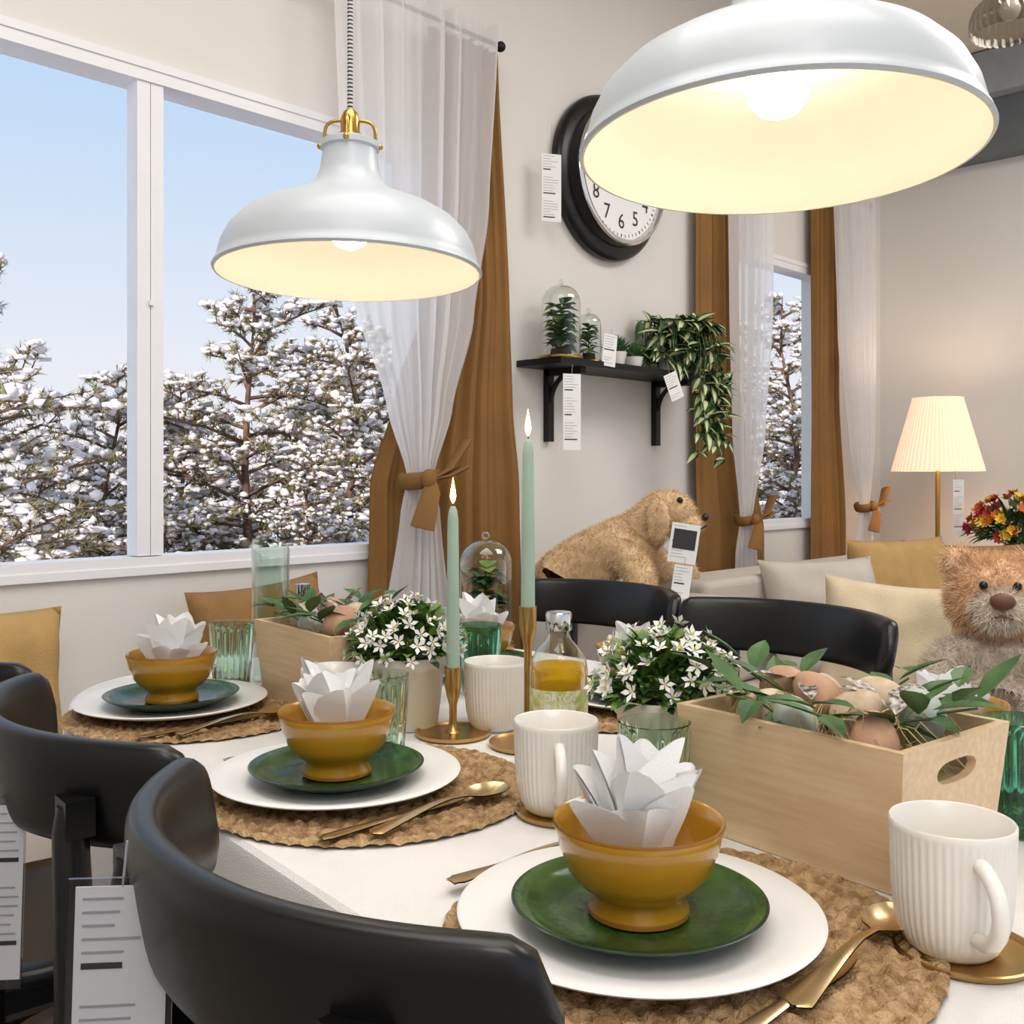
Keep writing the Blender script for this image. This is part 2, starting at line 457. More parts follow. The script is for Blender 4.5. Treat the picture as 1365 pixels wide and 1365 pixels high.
# ---------------------------------------------------------------- chairs
def chair_mesh():
    b = MB()
    NS, NC = 48, 24; vs = []; fs = []
    for i in range(NS+1):
        u = -1+2*i/NS; x = .238*u
        yb = -.205+.115*abs(u)**2.3
        tx, ty = 1, .115*2.3*abs(u)**1.3*math.copysign(1, u)/.238
        l = sqrt(tx*tx+ty*ty); nx, ny = -ty/l, tx/l
        hs = min(1, sqrt(max(0, 1-(max(0, abs(u)-.9)/.1)**2))*.9+.1) if abs(u) > .9 else 1
        hz = .053*(1-.05*u*u)*hs; th = .0155*max(.35, hs)
        for k in range(NC):
            a = 2*pi*k/NC; c, s_ = cos(a), sin(a)
            q = .6
            oy = th*math.copysign(abs(c)**q, c); oz = hz*math.copysign(abs(s_)**q, s_)
            oy += -oz*.16
            vs.append((x+nx*oy, yb+ny*oy, .827+oz))
    for i in range(NS):
        for k in range(NC):
            k2 = (k+1) % NC; fs.append((i*NC+k, i*NC+k2, (i+1)*NC+k2, (i+1)*NC+k))
    fs.append(tuple(range(NC-1, -1, -1))); fs.append(tuple(NS*NC+k for k in range(NC)))
    b.add(vs, fs, 0)
    for s_ in (-1, 1):
        b.tube([(s_*.215, -.25, 0), (s_*.195, -.205, .25), (s_*.182, -.18, .45), (s_*.172, -.178, .65), (s_*.168, -.182, .80), (s_*.168, -.182, .822)],
               [.014, .019, .022, .019, .016, .012], 12, 0)
        b.box((s_*.168, -.178, .812), (.034, .026, .034), 0)
        b.tube([(s_*.21, .21, 0), (s_*.17, .16, .44)], [.013, .022], 12, 0)
        b.tube([(s_*.19, -.2, .2), (s_*.19, .19, .2)], .01, 8, 0)
    NR = 48; rr = []
    for z, k in ((.432, .93), (.44, 1), (.456, 1), (.463, .97), (.458, .8), (.452, .4)):
        for i in range(NR):
            a = 2*pi*i/NR; p = .6
            c, s2 = cos(a), sin(a)
            rr.append((.215*k*math.copysign(abs(c)**p, c), .0+.205*k*math.copysign(abs(s2)**p, s2), z))
    fs = []
    for l in range(5):
        for i in range(NR): j = (i+1) % NR; fs.append((l*NR+i, l*NR+j, (l+1)*NR+j, (l+1)*NR+i))
    fs.append(tuple(range(NR-1, -1, -1))); fs.append(tuple(5*NR+i for i in range(NR)))
    b.add(rr, fs, 0)
    b.box((0, 0, .415), (.34, .33, .04), 0)
    return b.mesh('dining_chair', [M_black], angle=60)
CH = chair_mesh()
for t in (.645, 1.145, 1.67):
    inst('dining_chair', CH, TN(t, .455), rz=radians(-97.12))
for t in (1.17, 1.655):
    inst('dining_chair', CH, TN(t, 1.475), rz=radians(82.88))

# ---------------------------------------------------------------- tableware
def placemat_mesh():
    b = MB(); NA = 400; rw = .0165; nr = 12; sub = 6
    vs = [(0, 0, .004)]; fs = []
    rad = [rw*(i+.5)/sub for i in range(nr*sub)]
    for r in rad:
        k = int(r/rw); u = r/rw-k; N = max(6, int(2*pi*(k+.5)*rw/.018))
        for i in range(NA):
            a = 2*pi*i/NA
            arch = sin(pi*u)**.6
            tw = abs(sin(a*N/2+(u-.5)*2.6*(1 if k % 2 else -1)))
            wob = 0.0012*noise.noise(Vector((cos(a)*r*60, sin(a)*r*60, 1)))
            z = .001+.0068*arch*(.12+.88*tw**.7)+wob
            edge = 1+(.012*noise.noise(Vector((cos(a)*14, sin(a)*14, k))) if k == nr-1 else .004*noise.noise(Vector((cos(a)*9, sin(a)*9, k))))
            vs.append((r*edge*cos(a), r*edge*sin(a), max(.0006, z)))
    for i in range(NA): fs.append((0, 1+i, 1+(i+1) % NA))
    for j in range(len(rad)-1):
        for i in range(NA):
            k = (i+1) % NA; fs.append((1+j*NA+i, 1+(j+1)*NA+i, 1+(j+1)*NA+k, 1+j*NA+k))
    b.add(vs, fs, 0)
    return b.mesh('placemat', [M_mat], angle=60)
PM = placemat_mesh()
b = MB(); b.lathe([(0, 0), (.085, 0), (.088, .002), (.12, .008), (.144, .015), (.146, .017), (.144, .0185), (.12, .0125), (.105, .0085), (.095, .006), (0, .005)], 96)
PL = b.mesh('dinner_plate', [M_whitem], angle=60)
b = MB(); b.lathe([(0, 0), (.058, 0), (.06, .002), (.085, .01), (.1, .018), (.1025, .0205), (.1, .0215), (.088, .0145), (.074, .0085), (.06, .007), (.045, .0062), (0, .006)], 96,
                  mfun=lambda j: 1 if 3 <= j <= 5 else 0)
GP = b.mesh('salad_plate', [M_green, M_greendk], angle=60)
b = MB(); b.lathe([(0, 0), (.037, 0), (.0405, .002), (.0405, .006), (.036, .014), (.038, .019), (.048, .026), (.057, .037), (.062, .05), (.0635, .053), (.0665, .066), (.069, .074), (.068, .0765), (.0655, .075), (.063, .064), (.059, .05), (.05, .034), (.03, .022), (0, .02)], 80,
                  mfun=lambda j: 1 if j in (1, 2, 11) else 0)
BW = b.mesh('bowl', [M_must, M_mustdk], angle=60)
def napkin_mesh(seed, low=False):
    # folded napkin: upright V-folded cloth panels with blunt tips
    rg = random.Random(seed); b = MB(); kk = .8 if low else 1
    def petal(az, lean, H_, W, r0):
        rad = Vector((cos(az), sin(az), 0)); tan = Vector((-sin(az), cos(az), 0))
        p0 = rad*r0+Vector((0, 0, .024))
        tw = rg.uniform(-.25, .25); sk = rg.uniform(-.25, .25)
        st = [(0, .5), (.3, .84), (.58, 1.0), (.76, .86), (.90, .50), (.98, .20), (1, .06)]
        vs = []
        for s_, w in st:
            ln = lean*(.7+.4*s_)
            c = p0+rad*sin(ln)*H_*s_+Vector((0, 0, cos(ln)*H_*s_))+tan*(tw*H_*s_*s_)
            out = rad*cos(ln)-Vector((0, 0, sin(ln)))
            for q, o_ in ((-.5, -.018), (-.25, -.007), (0, .006), (.25, -.007), (.5, -.018)):
                vs.append(c+tan*w*W*q+out*o_*w+Vector((0, 0, sk*q*W*.35*s_)))
        fs = []; n = 5
        for i in range(len(st)-1):
            for j in range(n-1): a = i*n+j; fs.append((a, a+1, a+n+1, a+n))
        b.add(vs, fs, 0)
        th = [Vector(v)-(Vector(v)-Vector((0, 0, Vector(v).z))).normalized()*.0016 for v in vs]
        b.add(th, [tuple(reversed(f)) for f in fs], 0)
    for i in range(6): petal(i*2*pi/6+rg.uniform(-.15, .15), rg.uniform(.42, .60), .092*kk*rg.uniform(.88, 1.1), .062, .012)
    for i in range(5): petal(i*2*pi/5+.5+rg.uniform(-.2, .2), rg.uniform(.22, .38), .106*kk*rg.uniform(.9, 1.1), .056, .010)
    for i in range(2): petal(i*2*pi/2+.9+rg.uniform(-.2, .2), rg.uniform(.05, .18), .112*kk*rg.uniform(.92, 1.06), .048, .007)
    return b.mesh('napkin', [M_napkin], smooth=True, angle=24)
def cutlery(kind):
    b = MB(); NS = 44; L = .2; vs = []; fs = []; NW = 8
    for i in range(NS+1):
        s_ = i/NS
        if kind == 'spoon':
            if s_ < .3:
                q = s_/.3; w = .0205*sqrt(max(0, 1-(2*q-1)**2))**.85 + .0005; dep = .0085*(1-(2*q-1)**2)
                if q > .8: w = max(w, .0035)
                z = .0095
            else:
                w = .0032+.0075*((s_-.3)/.7)**1.6; dep = -.0008
                z = .0095+.006*sin(min(1, (s_-.3)/.35)*pi/2)*1-.0125*max(0, (s_-.45)/.55)
            if s_ > .97: w *= sqrt(max(0.02, 1-((s_-.97)/.03)**2))
        elif kind == 'knife':
            if s_ < .48: w = .0095*min(1, sqrt(s_*6+.001)); dep = 0
            else: w = .0045+.0045*((s_-.48)/.52); dep = -.001
            if s_ > .97: w *= .7
            z = .002
        else:
            if s_ < .12: w = .0125; dep = 0
            elif s_ < .3: w = .0125*(1-((s_-.12)/.18)**1.5)+.0035; dep = 0
            else: w = .0032+.0068*((s_-.3)/.7)**1.5; dep = -.0008
            if s_ > .97: w *= .7
            z = .003+.008*sin(min(1, max(0, (s_-.1)/.6))*pi)*.6
        for k in range(NW+1):
            v = -1+2*k/NW
            vs.append((w*v, .1-L*s_, z-dep*(1-v*v)+.002))
    st = int(NS*.1) if kind == 'fork' else 0
    for i in range(st, NS):
        for k in range(NW): a = i*(NW+1)+k; fs.append((a, a+NW+1, a+NW+2, a+1))
    n = len(vs)
    allv = vs+[(x, y, z-.0014) for x, y, z in vs]
    f2 = fs+[tuple(n+i for i in reversed(f)) for f in fs]
    b.add(allv, f2, 0)
    if kind == 'fork':
        for k in range(4):
            x = -.0105+.007*k; b.tube([(x, .078, .0055), (x, .1, .006), (x*.95, .118, .0085)], [.0018, .0016, .0008], 6, 0)
    return b.mesh(kind, [M_cut], angle=60)
SP, KN, FK = cutlery('spoon'), cutlery('knife'), cutlery('fork')
zm = TZ+.0078
def setting(t, n, side, seed, mat_=True, low=False, cut=True, so=(-.168, .035), ko=(-.152, -.01)):
    rot = radians(-97.12) if side > 0 else radians(82.88)
    if mat_: inst('placemat', PM, TN(t-.022*side, n+.03*side, TZ+.0003), rz=seed)
    z0 = zm if mat_ else TZ+.001
    inst('dinner_plate', PL, TN(t, n, z0)); inst('salad_plate', GP, TN(t, n, z0+.0055), rz=seed)
    inst('bowl', BW, TN(t, n, z0+.0125), rz=seed*2)
    inst('napkin', napkin_mesh(seed, low), TN(t, n, z0+.0135), rz=seed*1.3)
    if cut:
        inst('knife', KN, TN(t+ko[0]*side, n+ko[1]*side, z0), rz=rot+.1)
        inst('spoon', SP, TN(t+so[0]*side, n+so[1]*side, z0), rz=rot+.17)
        inst('fork', FK, TN(t+.163*side, n+.03*side, z0), rz=rot)
setting(.577, .597, 1, 3, so=(-.142, .085), ko=(-.15, -.01)); setting(1.072, .600, 1, 5); setting(1.586, .595, 1, 8)
setting(.64, 1.205, -1, 4, low=True, cut=False); setting(1.17, 1.21, -1, 6, cut=False, low=True); setting(1.56, 1.18, -1, 9, cut=False, mat_=False)

def mug_mesh():
    b = MB()
    prof = [(0, .002), (.024, .002), (.027, 0), (.03, 0), (.0345, .004), (.0395, .014), (.0425, .026), (.0445, .045), (.0455, .07), (.0462, .090), (.0468, .094), (.047, .0985), (.046, .1), (.0445, .099), (.0435, .07), (.0415, .035), (.035, .014), (.02, .008), (0, .007)]
    b.lathe(prof, 192, 0, rib=(48, .00055, 5, 9))
    pts = []
    for i in range(13):
        a = -pi/2+pi*i/12
        pts.append((.043+.032*cos(a)*1.0, 0, .052+.028*sin(a)))
    b.tube(pts, .0062, 10, 0, flat=1.0)
    return b.mesh('coffee_mug', [M_white], angle=75)
MG = mug_mesh()
b = MB(); b.lathe([(0, 0), (.05, 0), (.052, .002), (.054, .006), (.052, .0065), (.05, .003), (0, .002)], 64); CO = b.mesh('coaster', [M_gold], angle=50)
for X, Y, rz, co in ((.344, .80, -134, 1), (.049, 1.13, -134, 1), (-.024, 1.51, 60, 0), (-.252, 1.455, 70, 0)):
    z = TZ+.0005
    if co: inst('coaster', CO, CF(X+.008, Y-.004, z)); z += .003
    inst('coffee_mug', MG, CF(X, Y, z), rz=radians(rz))
def glass_mesh(m):
    b = MB(); b.lathe([(0, .0), (.026, 0), (.0285, .003), (.030, .008), (.033, .05), (.0365, .104), (.037, .112), (.0375, .118), (.036, .1185), (.0352, .112), (.0315, .06), (.0275, .016), (.024, .012), (0, .011)], 160, 0, rib=(20, .0011, 3, 5))
    return b.mesh('drinking_glass', [m], angle=70)
GG, GT = glass_mesh(M_glassg), glass_mesh(M_glasst)
for X, Y, g in ((.147, 1.055, GG), (-.169, 1.31, GG), (-.484, 1.77, GG), (-.054, 1.75, GT), (.527, 1.065, GT)):
    inst('drinking_glass', g, CF(X, Y, TZ+.0008))

# candles
def candle(X, Y, hh):
    hb = MB(); z = TZ+.0005
    hb.lathe([(0, 0), (.05, 0), (.053, .002), (.054, .007), (.0525, .007), (.05, .004), (.012, .005), (.007, .01), (.0055, .02), (.0055, hh-.055), (.008, hh-.045), (.0095, hh-.04), (.0115, hh-.03), (.0125, hh-.002), (.0125, hh), (.0105, hh), (.0105, hh-.02), (0, hh-.02)], 40)
    hb.obj('candlestick', [M_gold], CF(X, Y, z), angle=40)
    cb = MB(); L = .25
    cb.lathe([(0, 0), (.0098, 0), (.0098, .02), (.0092, .1), (.0078, L-.02), (.006, L-.006), (.003, L), (0, L-.002)], 28)
    cb.tube([(0, 0, L-.004), (.0008, 0, L+.008)], .0009, 6, 1)
    cb.lathe([(0, L+.003), (.003, L+.008), (.0044, L+.014), (.0036, L+.022), (.0018, L+.032), (0, L+.042)], 14, 2)
    cb.obj('taper_candle', [M_candle, M_ink, M_flame], CF(X, Y, z+hh-.0195), angle=50)
candle(-.084, 1.468, .098); candle(.0225, 1.41, .192)

# bottle
b = MB(); z = 0
b.lathe([(0, 0), (.034, 0), (.037, .003), (.0375, .01), (.0375, .122), (.035, .136), (.026, .150), (.0165, .160), (.0145, .166), (.014, .178), (.0155, .18), (.0155, .184)], 48, 0)
b.lathe([(0, .004), (.035, .004), (.0352, .01), (.0352, .118), (.033, .128), (0, .129)], 48, 1)
b.lathe([(.0378, .022), (.0378, .100)], 48, 2)
b.lathe([(.0165, .172), (.0168, .173), (.0168, .193), (.0155, .1955), (0, .1955)], 40, 3, rib=(30, .0003, 1, 2))
for txt, zz, sz in (('DRYCK', .091, .0125), ('FLÄDER', .078, .0125)):
    tv, tf = text_geo(txt, sz); rr = .0382
    b.add([(rr*sin(v.x/rr), -rr*cos(v.x/rr), zz+v.y) for v in tv], tf, 4)
b.obj('cordial_bottle', [M_clear, M_juice, M_label, M_chrome, M_paper], CF(.061, 1.325, TZ+.0008), rz=CAMYAW, angle=50)

# flower pots
def flower_pot(X, Y, seed):
    rg = random.Random(seed); b = MB()
    b.lathe([(0, 0), (.045, 0), (.048, .003), (.058, .085), (.0615, .088), (.063, .105), (.0615, .107), (.058, .104), (.056, .09), (0, .09)], 56, 0)
    b.lathe([(.058, .0915), (0, .098)], 24, 1)
    for i in range(680):
        a = rg.uniform(0, 2*pi); el = rg.uniform(-.15, 1.5); r = rg.uniform(.45, .98)
        d = Vector((cos(a)*cos(el), sin(a)*cos(el), sin(el)))
        p = Vector((0, 0, .112))+Vector((d.x*.078*r, d.y*.078*r, d.z*.062*r))
        b.leaf(p, d+Vector((rg.gauss(0, .4), rg.gauss(0, .4), .2)), (0, 0, 1), rg.uniform(.016, .028), rg.uniform(.010, .015), 2 if rg.random() < .35 else 3)
    for i in range(60):
        a = rg.uniform(0, 2*pi); el = rg.uniform(.1, 1.5)
        d = Vector((cos(a)*cos(el), sin(a)*cos(el), sin(el)))
        b.tube([(0, 0, .1), Vector((0, 0, .112))+Vector((d.x*.075, d.y*.075, d.z*.068))], .0008, 3, 3)
    for i in range(100):
        el = math.asin(rg.uniform(-.05, 1)); a = i*2.399
        d = Vector((cos(a)*cos(el), sin(a)*cos(el), sin(el)))
        p = Vector((0, 0, .112))+Vector((d.x*.085, d.y*.085, d.z*.078))*rg.uniform(.9, 1.1)
        nrm = (d+Vector((rg.gauss(0, .4), rg.gauss(0, .4), rg.gauss(.1, .3)))).normalized()
        u = nrm.cross(Vector((.3, .2, 1))).normalized(); w = nrm.cross(u); ph = rg.uniform(0, 6)
        S = rg.uniform(.010, .0135)
        for k in range(5):
            A = ph+k*2*pi/5
            e = lambda an, r_, h_: p+(u*cos(an)+w*sin(an))*r_*S+nrm*h_*S
            b.add([p-nrm*S*.25, e(A-.45, .62, .1), e(A, 1.05, .28), e(A+.45, .62, .1)], [(0, 1, 2, 3)], 4)
        b.ball(p+nrm*S*.1, S*.13, 5, 5, 4)
    b.obj('potted_white_flowers', [M_potc, M_soil, M_leaf, M_leafl, M_petal, M_yellow], CF(X, Y, TZ+.0008), angle=50)
flower_pot(-.158, 1.525, 21); flower_pot(.185, 1.235, 22)

# bamboo boxes with eggs and leaves
def bamboo_box(t, n, seed):
    rg = random.Random(seed); b = MB(); A, B, Hh, th = .085, .118, .13, .009; tp = .012
    def wall(p0, p1, inn):
        (x0, y0), (x1, y1) = p0, p1
        k = lambda x, y: (x*(1+tp/A), y*(1+tp/B))
        X0_, Y0_ = k(x0, y0); X1_, Y1_ = k(x1, y1); ix, iy = inn
        vs = [(x0, y0, 0), (x1, y1, 0), (X1_, Y1_, Hh), (X0_, Y0_, Hh)]
        vs += [(x+ix*th, y+iy*th, z_) for x, y, z_ in vs]
        b.add(vs, [(0, 1, 2, 3), (7, 6, 5, 4), (3, 2, 6, 7), (0, 3, 7, 4), (1, 5, 6, 2), (0, 4, 5, 1)], 0)
    wall((-A, -B), (-A, B), (1, 0)); wall((A, B), (A, -B), (-1, 0))
    b.box((0, 0, .006), (2*A-.004, 2*B-.004, .008), 0)
    for sgn in (-1, 1):
        y0 = sgn*B
        def P(x, z_): k = 1+tp/B*z_/Hh; kx = 1+tp/A*z_/Hh; return (x*kx, y0*k, z_)
        a_, z0, z1 = .032, .088, .110
        oval = [(a_*cos(q), (z0+z1)/2+.011*sin(q)) for q in [2*pi*i/24 for i in range(24)]]
        oval = [(math.copysign(abs(x/a_)**.6, x)*a_, zc) for x, zc in oval]
        outer = []
        for i in range(24):
            q = 2*pi*i/24; c, s_ = cos(q), sin(q); m = max(abs(c), abs(s_))
            outer.append((c/m*(A-th*.9), Hh/2+s_/m*Hh/2))
        vs = [P(*p) for p in oval]+[P(*p) for p in outer]
        vi = [(x, y-sgn*th, z_) for x, y, z_ in vs]
        fs = []
        for i in range(24):
            j = (i+1) % 24
            fs += [(i, j, 24+j, 24+i), (48+i, 72+i, 72+j, 48+j), (i, 48+i, 48+j, j), (24+i, 24+j, 72+j, 72+i)]
        b.add(vs+vi, fs, 0)
    b.box((0, 0, .05), (2*A-.022, 2*B-.022, .06), 4)
    for i in range(420):
        x, y = rg.uniform(-A+.03, A-.03), rg.uniform(-B+.03, B-.03); z_ = .09+rg.uniform(0, .045)
        a = rg.uniform(0, 6.28); r = rg.uniform(.012, .03)
        pts = [(x+r*cos(a+q)-r*cos(a), y+r*sin(a+q)-r*sin(a), z_+.014*sin(q*2)) for q in (0, .5, 1, 1.5, 2)]
        b.tube(pts, .0006, 3, 4)
    eggs = [(-.045, -.07, 1), (.03, -.075, 3), (-.01, -.03, 2), (.05, -.02, 2), (-.05, .015, 3), (.01, .03, 1), (.055, .05, 2), (-.03, .07, 2), (.03, .085, 1)]
    for x, y, k in eggs:
        Mx = Matrix.Translation((x, y, .122+rg.uniform(0, .022))) @ Matrix.Rotation(rg.uniform(0, 6), 4, 'Z') @ Matrix.Rotation(rg.uniform(.3, 1.4), 4, 'Y')
        b.ball((0, 0, 0), (.0225, .0225, .030), k, 20, 14, Mx, fn=lambda v: (v[0]*(1-.18*v[2]), v[1]*(1-.18*v[2]), v[2]))
    for i in range(9):
        x, y = rg.uniform(-.05, .05), rg.uniform(-.08, .08)
        b.leaf((x, y, .145), (rg.uniform(-1, 1), rg.uniform(-1, 1), .6), (0, 0, 1), .05, .02, 5)
    sprigs = 9
    for i in range(sprigs):
        a = i*2*pi/sprigs+rg.uniform(-.2, .2)
        bx, by = .085*cos(a), .112*sin(a)
        out = Vector((cos(a), sin(a), rg.uniform(.0, .35)))
        stem = [Vector((bx*.55, by*.55, .12)), Vector((bx*.9, by*.9, .142)), Vector((bx*.95, by*.95, .145))+out*.03]
        b.tube(stem, .0013, 5, 6)
        for k in range(5):
            s_ = k/4; base = stem[0].lerp(stem[2], s_)+Vector((0, 0, .008))
            sd = out.cross(Vector((0, 0, 1)))*(1 if k % 2 else -1)
            dd = out*.6+sd*rg.uniform(.4, 1.1)+Vector((0, 0, rg.uniform(-.25, .9)))
            b.leaf(base, dd, (0, 0, 1), rg.uniform(.05, .068), rg.uniform(.021, .028), 6, curl=rg.uniform(0, .3))
    b.obj('bamboo_box_with_eggs', [M_bamboo, M_egg1, M_egg2, M_egg3, M_straw, M_feather, M_euc], TN(t, n, TZ+.0008), rz=TABYAW, angle=35)
bamboo_box(.605, .915, 31); bamboo_box(1.49, .845, 34)

# tall vase with little bottle + cloche
b = MB()
vs = []; fs = []
for z_, r_ in ((0, .03), (.004, .0335), (.10, .0335), (.24, .034), (.242, .0335), (.24, .032), (.1, .031), (.012, .030)):
    for i in range(40):
        a = 2*pi*i/40; vs.append((r_*cos(a), r_*sin(a), z_*(1+(.09*cos(a+2.4) if z_ > .2 else 0))))
for l in range(7):
    for i in range(40): j = (i+1) % 40; fs.append((l*40+i, l*40+j, (l+1)*40+j, (l+1)*40+i))
fs.append(tuple(range(39, -1, -1)))
b.add(vs, fs, 0)
b.obj('glass_vase', [M_vase], CF(-.44, 1.87, TZ+.0008), angle=50)
b = MB()
b.lathe([(0, 0), (.024, 0), (.026, .004), (.026, .11), (.013, .14), (.012, .165)], 30, 0)
b.lathe([(.0135, .155), (.0135, .178), (0, .18)], 24, 1)
b.obj('glass_bottle', [M_vase, M_chrome], CF(-.375, 1.84, TZ+.0008), angle=50)
def cloche(name, loc, r, h, seed, nleaf):
    rg = random.Random(seed); b = MB()
    b.lathe([(0, 0), (r*1.08, 0), (r*1.12, .004), (r*1.12, .012), (r*1.05, .015), (0, .015)], 48, 1)
    prof = [(r, .0155), (r, h-r*.95)]
    for i in range(1, 9): a = pi/2*i/8; prof.append((r*cos(a), h-r*.95+r*.9*sin(a)))
    b.lathe(prof, 48, 0); b.ball((0, 0, h+.006), .009, 0, 12, 8)
    b.lathe([(0, .016), (r*.5, .016), (r*.55, .02), (r*.5, .04), (0, .038)], 28, 4)
    for i in range(nleaf):
        a = i*2.399+rg.uniform(-.3, .3); z_ = .04+(h*.74-.04)*(i/nleaf)
        st = Vector((cos(a)*r*.12, sin(a)*r*.12, z_))
        d = Vector((cos(a), sin(a), rg.uniform(-.3, .8)))
        b.leaf(st, d, (0, 0, 1), r*rg.uniform(.78, .86), r*.72, rg.choice([2, 2, 5]), 3 if rg.random() < .2 else None, curl=.3)
    b.tube([(0, 0, .03), (0, 0, h*.74)], .002, 5, 2)
    b.obj(name, [M_clear, M_brass, M_leaf, M_cream, M_soil, M_leafl], loc, angle=50)
cloche('glass_cloche_with_plant', TN(1.755, 1.345, TZ+.0008), .056, .238, 3, 64)

# ---------------------------------------------------------------- pendants (shade swivels slightly on its gallery, cord plumb)
def pendant(loc, ceilz, yaw, tilt):
    b = MB(); piv = Vector((0, 0, .238))
    outer = [(.1905, 0), (.1925, .003), (.1905, .008), (.1875, .011), (.186, .018), (.181, .038), (.171, .058), (.154, .076), (.130, .091), (.102, .103), (.076, .114), (.058, .125), (.048, .137), (.0435, .15), (.040, .172), (.039, .182), (.0425, .184), (.0425, .192), (.038, .195), (.02, .197), (0, .197)]
    inner = [(r-.0025, z) for r, z in [(.1905, 0), (.186, .018), (.180, .038), (.169, .056), (.151, .073), (.127, .087), (.1, .098), (.074, .108), (.055, .12), (.044, .135)]]+[(.038, .155), (0, .158)]
    b.lathe(outer, 96, 0); b.lathe([(.1905, 0)]+inner, 96, 1)
    b.lathe([(0, .196), (.02, .196), (.02, .204), (.014, .206), (.014, .228), (.010, .238), (.006, .242), (0, .242)], 28, 2)
    for a0 in (0, pi/2):
        pts = []
        for i in range(21):
            q = pi*i/20; c = cos(q)
            x = .037*math.copysign(abs(c)**.45, c); z_ = .19+.036*sin(q)**.45
            pts.append((x*cos(a0+yaw), x*sin(a0+yaw), z_))
        b.tube(pts, .0026, 8, 2)
    for k in range(4):
        a0 = yaw+k*pi/2; b.ball((.0435*cos(a0), .0435*sin(a0), .188), .0045, 2, 10, 8)
    b.lathe([(0, .155), (.013, .155), (.013, .118), (.02, .105), (.0285, .085), (.031, .07), (.0285, .054), (.02, .043), (.01, .0385), (0, .038)], 28, 4)
    Mt = Matrix.Translation(piv) @ Matrix.Rotation(-tilt, 4, Vector((.6943, -.7197, 0))) @ Matrix.Translation(-piv)
    b.v = [tuple(Mt @ Vector(v)) for v in b.v]
    b.tube([(0, 0, .235), (0, 0, ceilz-loc[2]-.03)], .0042, 10, 3)
    b.lathe([(0, ceilz-loc[2]), (.05, ceilz-loc[2]), (.045, ceilz-loc[2]-.03), (0, ceilz-loc[2]-.034)], 30, 0)
    b.obj('pendant_lamp', [M_shade, M_shin, M_brass, M_cord, M_bulb], loc, angle=45)
pendant(CF(-.235, 1.49, 1.413), H, .8, radians(1.8)); pendant(CF(.258, 1.0, 1.431), H, 1.4, radians(2.6))
# ribbed glass pendant
b = MB(); zc = H-2.42
b.lathe([(.10, 0), (.108, .012), (.11, .04), (.1, .075), (.07, .105), (.035, .12), (.03, .13)], 120, 0, rib=(30, .0025, 0, 5))
b.lathe([(.03, .12), (.032, .15), (.02, .17), (0, .17)], 24, 1)
b.tube([(0, 0, .17), (0, 0, zc-.02)], .004, 8, 1); b.lathe([(0, zc), (.05, zc), (.05, zc-.02), (0, zc-.022)], 24, 1)
b.ball((0, 0, .07), .03, 2, 16, 10)
b.obj('glass_pendant_lamp', [glass_thin('smoky_ribbed_glass', (205, 198, 190), .8), M_chrome, M_white], CF(1.46, 3.0, 2.42), angle=60)

# ---------------------------------------------------------------- curtains
def interp(keys, z):
    keys = sorted(keys, reverse=True)
    for (z1, a1, b1), (z0, a0, b0) in zip(keys, keys[1:]):
        if z >= z0:
            t = (z-z0)/(z1-z0); t = t*t*(3-2*t)*.5+t*.5
            return a0+(a1-a0)*t, b0+(b1-b0)*t
    return keys[-1][1], keys[-1][2]
def curtain(name, keys, y0, folds, amp, m, seed):
    b = MB(); NU, NV = folds*18, 70; vs = []; fs = []; zt, zb = max(k[0] for k in keys), min(k[0] for k in keys)
    hw0 = max(k[2] for k in keys)
    for j in range(NV+1):
        z_ = zb+(zt-zb)*j/NV; xc, hw = interp(keys, z_)
        for i in range(NU+1):
            u = i/NU
            uu = u+.045*noise.noise(Vector((u*4, 0, seed)))+.02*noise.noise(Vector((u*5, z_*.8, seed+2)))
            a_ = amp*(.6+.9*noise.noise(Vector((u*folds*.5, z_*.5, seed+5))))*(.3+.7*min(1, hw/hw0*1.1))
            x = xc+hw*(2*u-1)
            y = y0+a_*sin(2*pi*folds*uu)+a_*.35*sin(4.6*pi*folds*uu+1)
            vs.append((x, y, z_))
    for j in range(NV):
        for i in range(NU): a = j*(NU+1)+i; fs.append((a, a+1, a+NU+2, a+NU+1))
    b.add(vs, fs, 0)
    return b.obj(name, [m], angle=180)
curtain('sheer_curtain', [(2.53, 1.97, .31), (1.95, 1.965, .28), (1.6, 1.955, .225), (1.32, 1.965, .125), (1.12, 1.965, .05), (1.02, 1.965, .075), (.7, 1.955, .125), (.02, 1.95, .15)], 2.265, 8, .026, M_sheer, 1)
curtain('mustard_curtain', [(2.5, 2.22, .15), (1.7, 2.25, .175), (1.35, 2.19, .25), (1.1, 2.16, .31), (.02, 2.17, .34)], 2.35, 8, .024, M_curt, 2)
curtain('mustard_curtain', [(2.5, 3.67, .15), (1.5, 3.68, .16), (1.1, 3.74, .22), (.9, 3.78, .25), (.02, 3.78, .27)], 2.35, 6, .022, M_curt, 3)
curtain('sheer_curtain', [(2.53, 3.81, .18), (1.8, 3.80, .16), (1.3, 3.78, .12), (.95, 3.76, .045), (.8, 3.76, .08), (.02, 3.76, .12)], 2.265, 6, .022, M_sheer, 4)
curtain('mustard_curtain', [(2.5, 4.62, .13), (1.5, 4.62, .13), (.9, 4.65, .17), (.02, 4.66, .18)], 2.35, 5, .022, M_curt, 5)
curtain('sheer_curtain', [(2.53, 4.76, .22), (1.8, 4.79, .19), (1.3, 4.84, .13), (.98, 4.87, .045), (.8, 4.87, .08), (.02, 4.87, .12)], 2.265, 6, .022, M_sheer, 6)
